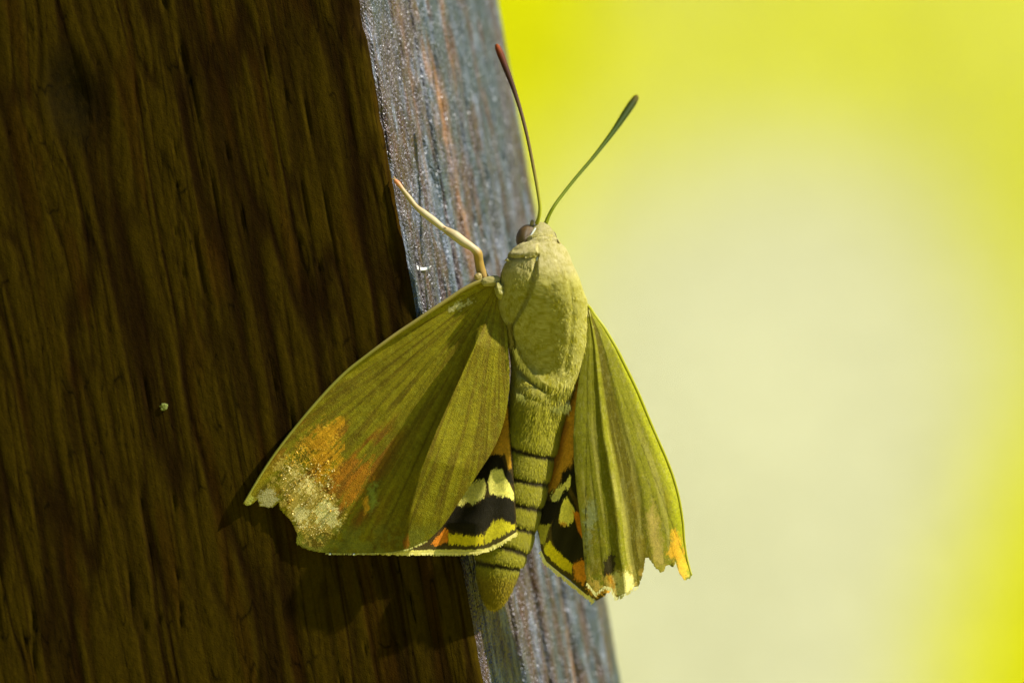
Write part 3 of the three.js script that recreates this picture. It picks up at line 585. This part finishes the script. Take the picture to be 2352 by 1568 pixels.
{
  const box = [800, 860, 1200, 1300];
  const outline = [[1160, 905], [1110, 970], [1040, 1060], [950, 1150], [870, 1220], [815, 1258], [822, 1266], [870, 1269], [930, 1269], [990, 1269], [1030, 1270], [1070, 1269], [1100, 1268], [1120, 1262], [1150, 1245], [1170, 1230], [1186, 1220], [1186, 1200], [1184, 1160], [1181, 1120], [1176, 1080], [1171, 1040], [1169, 1000], [1169, 960], [1168, 920]];
  const patches = [
    { pts: [[1130, 930], [1166, 930], [1170, 1000], [1174, 1070], [1168, 1078], [1160, 1040], [1140, 1045], [1120, 1050]], c: [0.60, 0.30, 0.02], soft: 2 },
    { pts: [[1100, 1060], [1135, 1040], [1152, 1046], [1160, 1070], [1176, 1090], [1180, 1110], [1130, 1110], [1080, 1110]], c: BLACK, soft: 2 },
    { pts: [[1052, 1160], [1070, 1120], [1095, 1104], [1112, 1098], [1117, 1112], [1112, 1140], [1096, 1152], [1086, 1158], [1074, 1150], [1056, 1165]], c: CREAM, soft: 1.5 },
    { pts: [[1126, 1082], [1140, 1074], [1155, 1078], [1160, 1094], [1172, 1112], [1180, 1130], [1179, 1146], [1160, 1140], [1140, 1136], [1124, 1130], [1121, 1108]], c: CREAM, soft: 1.5 },
    { pts: [[1005, 1232], [1030, 1190], [1045, 1162], [1075, 1163], [1095, 1160], [1118, 1136], [1150, 1140], [1180, 1146], [1184, 1196], [1170, 1196], [1150, 1187], [1134, 1192], [1124, 1204], [1116, 1216], [1104, 1223], [1080, 1226], [1056, 1222], [1030, 1212]], c: BLACK, soft: 2 },
    { pts: [[990, 1250], [1005, 1230], [1022, 1212], [1030, 1216], [1028, 1246], [1000, 1252]], c: [0.60, 0.19, 0.012], soft: 2 },
    { pts: [[1030, 1248], [1030, 1224], [1056, 1226], [1085, 1230], [1112, 1226], [1110, 1246], [1080, 1252], [1050, 1250]], c: YELLOW, soft: 2 },
    { pts: [[1114, 1246], [1112, 1224], [1128, 1205], [1138, 1194], [1152, 1190], [1168, 1199], [1184, 1200], [1182, 1212], [1150, 1228], [1130, 1240]], c: OLIVE, soft: 2 },
    { pts: [[985, 1254], [1050, 1252], [1090, 1253], [1120, 1246], [1150, 1231], [1184, 1212], [1186, 1217], [1150, 1238], [1122, 1252], [1090, 1258], [1050, 1258], [985, 1259], [820, 1264], [820, 1258]], c: [0.06, 0.045, 0.008], soft: 1.5, rag: 0.2 },
    { pts: [[985, 1262], [1050, 1260], [1090, 1260], [1122, 1255], [1150, 1242], [1188, 1219], [1190, 1280], [985, 1282], [815, 1282], [815, 1266]], c: [0.62, 0.54, 0.12], soft: 1.5, rag: 0.3 },
  ];
  const gd = (x, y) => [Math.atan2(y - 900, 1180 - x) * 400, Math.hypot(x - 1180, y - 900)];
  part('wing_membrane', wingSheet([1166, 900], outline, lhwZ, box, 110), wingMat(wingMap(box, 1000, 1100, () => [0.05, 0.032, 0.006], patches, gd)), leftHind);
  const f = part('fringe', fringe([[825, 1266], [900, 1268], [990, 1268], [1040, 1268], [1100, 1265], [1122, 1257]], lhwZ, [0.05, 1], 6.5, [0.60, 0.51, 0.11], [0.76, 0.66, 0.22]), hairMat, leftHind); f.userData.kind = 'stuff';
  const f2 = part('fringe', fringe([[1122, 1257], [1150, 1242], [1186, 1219]], lhwZ, [0.35, 0.93], 8, [0.60, 0.51, 0.11], [0.76, 0.66, 0.22]), hairMat, leftHind); f2.userData.kind = 'stuff';
}

// --- right hindwing: folded to a crest beside the abdomen
const CREST = [[800, 1346], [900, 1336], [970, 1325], [1040, 1316], [1091, 1309], [1135, 1295], [1155, 1281], [1197, 1266], [1243, 1250], [1300, 1235]];
const rhwZ = (x, y) => {
  const xc = lin(CREST, y), zc = lin([[800, 3.7], [950, 3.4], [1091, 2.9], [1200, 2.2], [1300, 1.6], [1400, 1.1]], y), q = x - xc;
  return zc - (q < 0 ? 0.045 * -q : 0.030 * q) - 0.25 * Math.exp(-q * q / 30) + 0.07 * Math.sin(q * 0.18);
};
const rightHind = new THREE.Group(); rightHind.name = 'hindwing'; rightHind.userData.label = 'folded hindwing with an orange flap and black band beside the abdomen'; moth.add(rightHind);
{
  const box = [1210, 780, 1430, 1400];
  const outline = [[1340, 800], [1330, 880], [1316, 930], [1300, 975], [1284, 1015], [1268, 1058], [1252, 1105], [1242, 1145], [1234, 1180], [1230, 1205], [1236, 1222], [1240, 1240], [1243, 1262], [1252, 1286], [1270, 1302], [1290, 1318], [1310, 1334], [1330, 1352], [1352, 1372], [1366, 1382], [1385, 1376], [1405, 1360], [1410, 1280], [1405, 1150], [1390, 1000], [1370, 880], [1352, 810]];
  const patches = [
    { pts: [[1330, 800], [1350, 800], [1345, 870], [1332, 940], [1324, 1000], [1318, 1050], [1300, 1085], [1270, 1125], [1240, 1140], [1250, 1080], [1290, 990], [1318, 900]], c: [0.52, 0.25, 0.018], soft: 4 },
    { pts: [[1298, 960], [1308, 970], [1290, 1050], [1262, 1120], [1244, 1130], [1262, 1060]], c: [0.25, 0.095, 0.010], soft: 6, o: 0.8 },
    { pts: [[1330, 985], [1350, 985], [1350, 1160], [1322, 1140], [1300, 1100], [1312, 1075], [1322, 1040]], c: BLACK, soft: 3 },
    { pts: [[1290, 1085], [1304, 1070], [1312, 1080], [1304, 1100], [1290, 1112]], c: BLACK, soft: 3 },
    { pts: [[1264, 1140], [1275, 1122], [1296, 1108], [1310, 1090], [1310, 1110], [1296, 1140], [1282, 1158], [1268, 1152]], c: CREAM, soft: 1.5 },
    { pts: [[1234, 1180], [1246, 1146], [1266, 1150], [1284, 1152], [1272, 1186], [1262, 1204], [1240, 1204]], c: BLACK, soft: 2 },
    { pts: [[1232, 1210], [1244, 1205], [1266, 1202], [1258, 1226], [1248, 1252], [1240, 1246], [1238, 1222]], c: [0.40, 0.34, 0.03], soft: 2 },
    { pts: [[1282, 1150], [1300, 1118], [1312, 1140], [1330, 1180], [1345, 1220], [1342, 1300], [1320, 1300], [1300, 1286], [1280, 1268], [1268, 1240], [1266, 1205]], c: BLACK, soft: 2 },
    { pts: [[1284, 1180], [1294, 1146], [1302, 1140], [1312, 1156], [1320, 1172], [1318, 1192], [1308, 1206], [1296, 1208], [1284, 1200]], c: CREAM, soft: 2 },
    { pts: [[1284, 1194], [1300, 1200], [1304, 1207], [1288, 1206]], c: ORANGE, soft: 3, o: 0.8 },
    { pts: [[1316, 1174], [1330, 1176], [1334, 1200], [1342, 1222], [1336, 1232], [1328, 1220], [1322, 1196]], c: [0.60, 0.20, 0.012], soft: 2 },
    { pts: [[1248, 1256], [1262, 1240], [1272, 1256], [1292, 1276], [1316, 1296], [1312, 1318], [1290, 1306], [1266, 1284], [1252, 1272]], c: YELLOW, soft: 2 },
    { pts: [[1314, 1300], [1332, 1292], [1348, 1284], [1352, 1330], [1340, 1344], [1322, 1330]], c: [0.60, 0.23, 0.016], soft: 4, mottle: 8 },
    { pts: [[1350, 1310], [1410, 1300], [1410, 1360], [1370, 1376], [1352, 1356]], c: [0.58, 0.30, 0.03], soft: 4, mottle: 16, o: 0.9 },
    { pts: [[1246, 1266], [1262, 1284], [1290, 1310], [1320, 1334], [1345, 1354], [1340, 1362], [1316, 1342], [1286, 1318], [1258, 1294]], c: [0.05, 0.04, 0.008], soft: 2, o: 0.9 },
    { pts: [[1240, 1280], [1260, 1297], [1286, 1320], [1316, 1344], [1344, 1366], [1368, 1380], [1360, 1395], [1240, 1330]], c: [0.62, 0.62, 0.26], soft: 2 },
  ];
  const gd = (x, y) => [Math.atan2(y - 800, x - 1400) * 400, Math.hypot(x - 1340, y - 800)];
  part('wing_membrane', wingSheet([1347, 802], outline, rhwZ, box, 120), wingMat(wingMap(box, 480, 1280, () => [0.07, 0.045, 0.008], patches, gd)), rightHind);
  const f = part('fringe', fringe([[1243, 1264], [1254, 1288], [1290, 1319], [1330, 1353], [1366, 1383]], rhwZ, [-0.5, 0.86], 8, [0.60, 0.52, 0.14], [0.74, 0.66, 0.30]), hairMat, rightHind); f.userData.kind = 'stuff';
}

// --- right forewing: folded roof-wise, pleated along the veins, falling away from the camera
const rightWing = new THREE.Group(); rightWing.name = 'forewing'; rightWing.userData.label = 'pleated ragged forewing folded down on the open side of the body'; moth.add(rightWing);
{
  const RC = [[1346, 700], [1356, 712], [1370, 731], [1386, 752], [1402, 778], [1418, 806], [1434, 838], [1450, 870], [1466, 904], [1482, 942], [1498, 980], [1514, 1016], [1530, 1052], [1544, 1088], [1555, 1124], [1563, 1160], [1569, 1200], [1572, 1240], [1577, 1275], [1583, 1300], [1589, 1322]];
  const outline = [...RC, [1584, 1330], [1571, 1331], [1562, 1318], [1557, 1302], [1552, 1288], [1547, 1301], [1538, 1298], [1530, 1300], [1524, 1311], [1517, 1314], [1508, 1306], [1499, 1292], [1489, 1282], [1481, 1280], [1479, 1300], [1473, 1325], [1466, 1345], [1458, 1344], [1450, 1352], [1438, 1358], [1425, 1366], [1416, 1371], [1408, 1362], [1402, 1342], [1397, 1352], [1388, 1342], [1380, 1352], [1368, 1360], [1356, 1352], [1347, 1335], [1343, 1305], [1340, 1270], [1337, 1235], [1333, 1200], [1327, 1150], [1321, 1100], [1317, 1050], [1316, 1000], [1319, 950], [1326, 890], [1334, 840], [1340, 790], [1344, 740]];
  const B = [1349, 706];
  const inner = (y) => lin([[706, 1349], [790, 1340], [890, 1326], [1000, 1316], [1100, 1321], [1235, 1337], [1400, 1352]], y), outer = (y) => lin(RC.map((p) => [p[1], p[0]]).concat([[1400, 1592]]), y);
  const across = (x, y) => (x - inner(y)) / Math.max(8, outer(y) - inner(y));
  const PRO = [[-0.1, -0.35], [0, 0], [0.10, 0.10], [0.185, 0.14], [0.20, 0.26], [0.22, 0.12], [0.31, 0.14], [0.365, 0.42], [0.395, 0.20], [0.43, -0.85], [0.50, -0.95], [0.62, -1.10], [0.66, -1.02], [0.69, -1.18], [0.74, -1.32], [0.82, -1.62], [0.90, -1.92], [0.95, -2.25], [1.0, -2.8], [1.1, -3.4]];
  const rfwZ = (x, y) => {
    const b = across(x, y), r = smooth(700, 1100, y);
    let s = 0; for (let k = -2; k <= 2; k++) s += lin(PRO, b + k * 0.012 + 0.02 * (fbm(b * 3, y * 0.006, 162, 2) - 0.5)) / 5;
    return lin([[690, 2.8], [800, 3.6], [1000, 3.8], [1100, 3.6], [1250, 3.1], [1380, 2.5]], y) + s * (0.3 + 0.7 * r) * 1.3 - (y > 1285 && x > 1545 ? (y - 1285) * -0.02 : 0) + 0.12 * (fbm(x * 0.03, y * 0.02, 161, 3) - 0.5);
  };
  const box = [1300, 690, 1600, 1390];
  const gd = (x, y) => [across(x, y) * 220, y];
  const base = (x, y) => {
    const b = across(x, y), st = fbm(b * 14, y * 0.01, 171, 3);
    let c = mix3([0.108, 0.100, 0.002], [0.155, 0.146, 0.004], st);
    c = mix3(c, [0.085, 0.066, 0.002], 0.8 * smooth(0.40, 0.48, b) * smooth(0.66, 0.56, b));  // shade of the pleat valley painted into the colour
    c = mix3(c, [0.25, 0.215, 0.04], 0.5 * smooth(0.55, 0.75, noise(b * 26, y * 0.008, 175)) * smooth(860, 1100, y));
    c = mix3(c, [0.16, 0.115, 0.005], 0.5 * smooth(0.5, 0.8, fbm(b * 9 + 4, y * 0.02, 172, 3)) * smooth(1000, 1200, y));
    c = mix3(c, [0.22, 0.215, 0.002], 0.85 * smooth(0.86, 0.97, b));  // yellow-green glow along the front edge painted into the colour
    c = mix3(c, [0.46, 0.30, 0.05], 0.75 * smooth(1285, 1345, y) * smooth(0.4, 0.6, fbm(x * 0.1, y * 0.08, 173, 3)));
    c = mix3(c, [0.20, 0.18, 0.05], 0.3 * smooth(0.6, 0.72, fbm(x * 0.25, y * 0.12, 174, 3)));
    return c;
  };
  const patches = [
    { pts: [[1350, 1150], [1362, 1150], [1366, 1200], [1358, 1260], [1348, 1270], [1344, 1200]], c: [0.18, 0.20, 0.09], soft: 8, mottle: 18, o: 0.6 },
    { pts: [[1385, 1290], [1398, 1275], [1410, 1270], [1414, 1290], [1406, 1315], [1388, 1318]], c: [0.030, 0.022, 0.004], soft: 3, mottle: 6 },
    { pts: [[1396, 1322], [1420, 1318], [1412, 1345], [1400, 1345]], c: [0.5, 0.22, 0.015], soft: 5, mottle: 8, o: 0.7 },
    { pts: [[1414, 1320], [1440, 1310], [1460, 1330], [1440, 1362], [1414, 1372]], c: [0.48, 0.44, 0.14], soft: 7, mottle: 14, o: 0.8 },
    { pts: [[1536, 1270], [1550, 1220], [1566, 1230], [1574, 1290], [1580, 1325], [1566, 1325], [1556, 1296]], c: [0.48, 0.25, 0.012], soft: 6, mottle: 12, o: 0.8 },
    { pts: [[1480, 1180], [1500, 1150], [1520, 1240], [1524, 1300], [1500, 1280]], c: [0.30, 0.21, 0.05], soft: 10, mottle: 12, o: 0.6 },
    { pts: [[1574, 1326], [1590, 1318], [1590, 1332], [1576, 1334]], c: [0.10, 0.11, 0.008], soft: 3 },
  ];
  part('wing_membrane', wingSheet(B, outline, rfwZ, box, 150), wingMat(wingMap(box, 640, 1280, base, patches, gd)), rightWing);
  const rim = RC.map(([x, y]) => mm(x, y, rfwZ(x, y) + 0.02));
  part('costal_vein', tube(rim, rim.map((_, i) => 0.24 - 0.006 * i), 8, rim.map(() => [0.24, 0.235, 0.006])), new THREE.MeshPhysicalMaterial({ vertexColors: true, roughness: 0.5, specularIntensity: 0.4 }), rightWing);
  const f = part('fringe', fringe([[1348, 1336], [1368, 1360], [1388, 1343], [1402, 1346], [1414, 1370], [1440, 1357], [1464, 1345]], rfwZ, [-0.1, 1], 7, [0.45, 0.40, 0.12], [0.62, 0.58, 0.26], 0.8), hairMat, rightWing); f.userData.kind = 'stuff';
}

// --- head details: eye, palps, antennae
{
  const eyeG = new THREE.SphereGeometry(1, 40, 28); eyeG.scale(0.98, 1.32, 1.1); eyeG.rotateZ(-0.38); eyeG.scale(MM, MM, MM);
  const bump = grey(256, 256, (i, j) => { const x = (i % 8) - 4 + (Math.floor(j / 8) % 2) * 4, y = (j % 8) - 4; return 1 - Math.hypot(((x + 12) % 8) - 4, y) / 6; }, THREE.RepeatWrapping); bump.repeat.set(3, 3);
  const e = part('eye', eyeG, new THREE.MeshPhysicalMaterial({ color: new THREE.Color(0.085, 0.050, 0.012), roughness: 0.38, bumpMap: bump, bumpScale: 0.00002 }), moth, 'large brown compound eye on the side towards the post'); e.position.set(X(1208), Y(545), 2.1 * MM);
  const e2 = part('eye', eyeG, e.material, moth); e2.position.set(X(1262), Y(550), 0.2 * MM); e2.scale.setScalar(0.72);
  const gs = [];
  for (let i = 0; i < 9; i++) { const t = i / 8, g = new THREE.IcosahedronGeometry(0.13, 0); g.scale(0.8, 1.5, 0.6); g.rotateZ(-0.6); g.translate(...mm(1228 - 14 * t, 528 + 22 * t, 3.1 + 0.05 * Math.sin(t * 3))); g.scale(MM, MM, MM); gs.push(g); }
  part('eye_scales', mergeGeometries(gs), new THREE.MeshStandardMaterial({ color: new THREE.Color(0.62, 0.63, 0.58), roughness: 0.5 }), moth, 'row of white scales along the edge of the eye').userData.kind = 'stuff';
  part('palp', tube([mm(1221, 520, 2.2), mm(1222, 511, 2.4), mm(1223, 506, 2.4)], [0.22, 0.2, 0.12], 10, [[0.2, 0.16, 0.06], [0.22, 0.18, 0.07], [0.22, 0.18, 0.07]]), new THREE.MeshStandardMaterial({ vertexColors: true, roughness: 0.7 }), moth);
  const sc = part('glint_bead', new THREE.SphereGeometry(1, 16, 10).scale(0.13 * MM, 0.30 * MM, 0.10 * MM), new THREE.MeshPhysicalMaterial({ color: new THREE.Color(0.62, 0.70, 0.72), roughness: 0.25 }), moth, 'small pale glossy bead added as the highlight on the thorax seam'); sc.position.set(X(1234), Y(598), 4.55 * MM); sc.rotation.z = -0.1;  // bead added to stand for a blue-white highlight
  const antMat = new THREE.MeshPhysicalMaterial({ vertexColors: true, roughness: 0.6, specularIntensity: 0.15 });
  const ant = (pts, r, c, label) => part('antenna', tube(pts, r, 12, c, true), antMat, moth, label);
  ant([mm(1232, 516, 2.4), mm(1238, 498, 2.8), mm(1240, 478, 3.0), mm(1235, 440, 3.0), mm(1225, 385, 2.4), mm(1211, 315, 1.6), mm(1196, 255, 0.6), mm(1178, 198, -0.4), mm(1163, 158, -1.1), mm(1150, 124, -1.6), mm(1143, 107, -1.8), mm(1140, 99, -1.9)],
    [0.22, 0.20, 0.19, 0.18, 0.18, 0.18, 0.20, 0.26, 0.34, 0.38, 0.31, 0.14],
    [[0.26, 0.25, 0.02], [0.26, 0.26, 0.02], [0.24, 0.24, 0.02], [0.18, 0.16, 0.02], [0.12, 0.09, 0.02], [0.085, 0.055, 0.022], [0.07, 0.04, 0.02], [0.045, 0.022, 0.012], [0.045, 0.018, 0.010], [0.09, 0.022, 0.008], [0.17, 0.036, 0.008], [0.19, 0.045, 0.008]], 'clubbed antenna with a reddish tip in front of the grey wood');
  ant([mm(1253, 515, 1.9), mm(1260, 497, 1.8), mm(1272, 475, 1.6), mm(1295, 443, 0.3), mm(1325, 405, -1.2), mm(1358, 366, -2.9), mm(1388, 328, -4.6), mm(1416, 290, -6.2), mm(1440, 254, -7.6), mm(1456, 230, -8.6), mm(1465, 216, -9.2), mm(1468, 210, -9.4)],
    [0.24, 0.20, 0.18, 0.18, 0.18, 0.19, 0.23, 0.31, 0.41, 0.42, 0.33, 0.15],
    [[0.13, 0.145, 0.004], [0.11, 0.13, 0.003], [0.09, 0.11, 0.003], [0.075, 0.095, 0.003], [0.06, 0.08, 0.003], [0.05, 0.066, 0.003], [0.034, 0.052, 0.002], [0.024, 0.038, 0.002], [0.019, 0.030, 0.002], [0.022, 0.028, 0.002], [0.06, 0.045, 0.004], [0.09, 0.065, 0.006]], 'clubbed antenna reaching out over the bright background');
}
// --- legs: the near foreleg reaches the corner; the others grip the post behind the wings
{
  const legMat = new THREE.MeshPhysicalMaterial({ vertexColors: true, roughness: 0.5, specularIntensity: 0.6 });
  const B0 = [0.26, 0.16, 0.030], B1 = [0.36, 0.29, 0.15], B2 = [0.31, 0.23, 0.10], B3 = [0.46, 0.17, 0.06];
  const leg = (pts, r, c, label) => part('leg', tube(pts, r, 14, c), legMat, moth, label);
  leg([mm(1122, 655, 1.2), mm(1106, 625, 1.4), mm(1100, 600, 1.7), mm(1097, 582, 2.0), mm(1086, 570, 2.1), mm(1066, 557, 1.9), mm(1046, 542, 1.7), mm(1030, 532, 1.5), mm(1020, 526, 1.45), mm(996, 507, 1.2), mm(974, 490, 1.0), mm(956, 475, 0.8), mm(940, 455, 0.6), mm(926, 437, 0.45), mm(914, 421, 0.35), mm(906, 413, 0.25)],
    [0.50, 0.50, 0.46, 0.48, 0.38, 0.48, 0.50, 0.40, 0.30, 0.38, 0.36, 0.26, 0.27, 0.21, 0.25, 0.18],
    [B0, B0, B0, B0, B1, B1, B1, B2, B1, B1, B1, B2, B2, B2, B3, B3], 'pale foreleg bent at the knee with its foot on the corner of the post');
  for (const [a, b] of [[mm(1030, 534, 1.5), mm(1016, 540, 1.3)], [mm(1031, 530, 1.6), mm(1018, 520, 1.9)], [mm(907, 413, 0.3), mm(899, 411, 0.15)], [mm(908, 412, 0.25), mm(903, 405, 0.0)]]) part('leg_spur', tube([a, [(a[0] + b[0]) / 2, (a[1] + b[1]) / 2 + 0.05, (a[2] + b[2]) / 2], b], [0.09, 0.07, 0.03], 6, [B2, B2, B3]), legMat, moth);
  const dull = (n) => Array.from({ length: n }, () => [0.24, 0.17, 0.05]);
  const cx = (v) => 1176 + SHEET * (-9.1 - 0.1817 * (784 - v) / SHEET);
  const legs = [
    [[1160, 720, 0.4], [1080, 740, -1.6], [1010, 770, -0.9], [cx(790) + 12, 790, -0.5]],
    [[1170, 780, 0.2], [1110, 850, -1.8], [1050, 900, -0.9], [cx(915) + 12, 915, -0.5]],
    [[1290, 640, 0.5], [1200, 640, -3.5], [1100, 660, -7.5], [cx(680) + 90, 680, -7.2]],
    [[1300, 720, 0.4], [1220, 760, -3.8], [1130, 780, -7.6], [cx(790) + 90, 790, -7.2]],
    [[1300, 790, 0.3], [1230, 850, -3.8], [1150, 900, -7.4], [cx(910) + 90, 910, -7.2]]];
  for (const L of legs) leg(L.map((p) => mm(...p)), [0.42, 0.4, 0.32, 0.18], dull(4));
  // wing hinge knobs between thorax and forewing
  const knob = (u, v, z, a, b, rot, c) => { const g = new THREE.IcosahedronGeometry(1, 4); const p = g.attributes.position; for (let i = 0; i < p.count; i++) { const k = 1 + 0.25 * (noise(p.getX(i) * 3 + u, p.getY(i) * 3 + v, 191) - 0.5); p.setXYZ(i, p.getX(i) * k, p.getY(i) * k, p.getZ(i) * k); } g.scale(a, b, 0.7 * b); g.rotateZ(rot); g.computeVertexNormals(); g.scale(MM, MM, MM); const o = part('wing_hinge', g, new THREE.MeshPhysicalMaterial({ color: new THREE.Color(...c), roughness: 0.6, sheen: 0.4, sheenColor: new THREE.Color(0.9, 0.85, 0.6) }), moth); o.position.set(X(u), Y(v), z * MM); };
  knob(1128, 646, 3.0, 1.05, 0.55, 0.15, [0.24, 0.20, 0.05]);
  knob(1099, 636, 2.6, 0.42, 0.4, 0.5, [0.22, 0.16, 0.03]);
  knob(1148, 668, 3.3, 0.5, 0.9, 0.2, [0.20, 0.175, 0.02]);
  knob(1349, 722, 2.3, 0.35, 1.2, 0.25, [0.20, 0.175, 0.03]);
}
renderer.render(scene, camera);
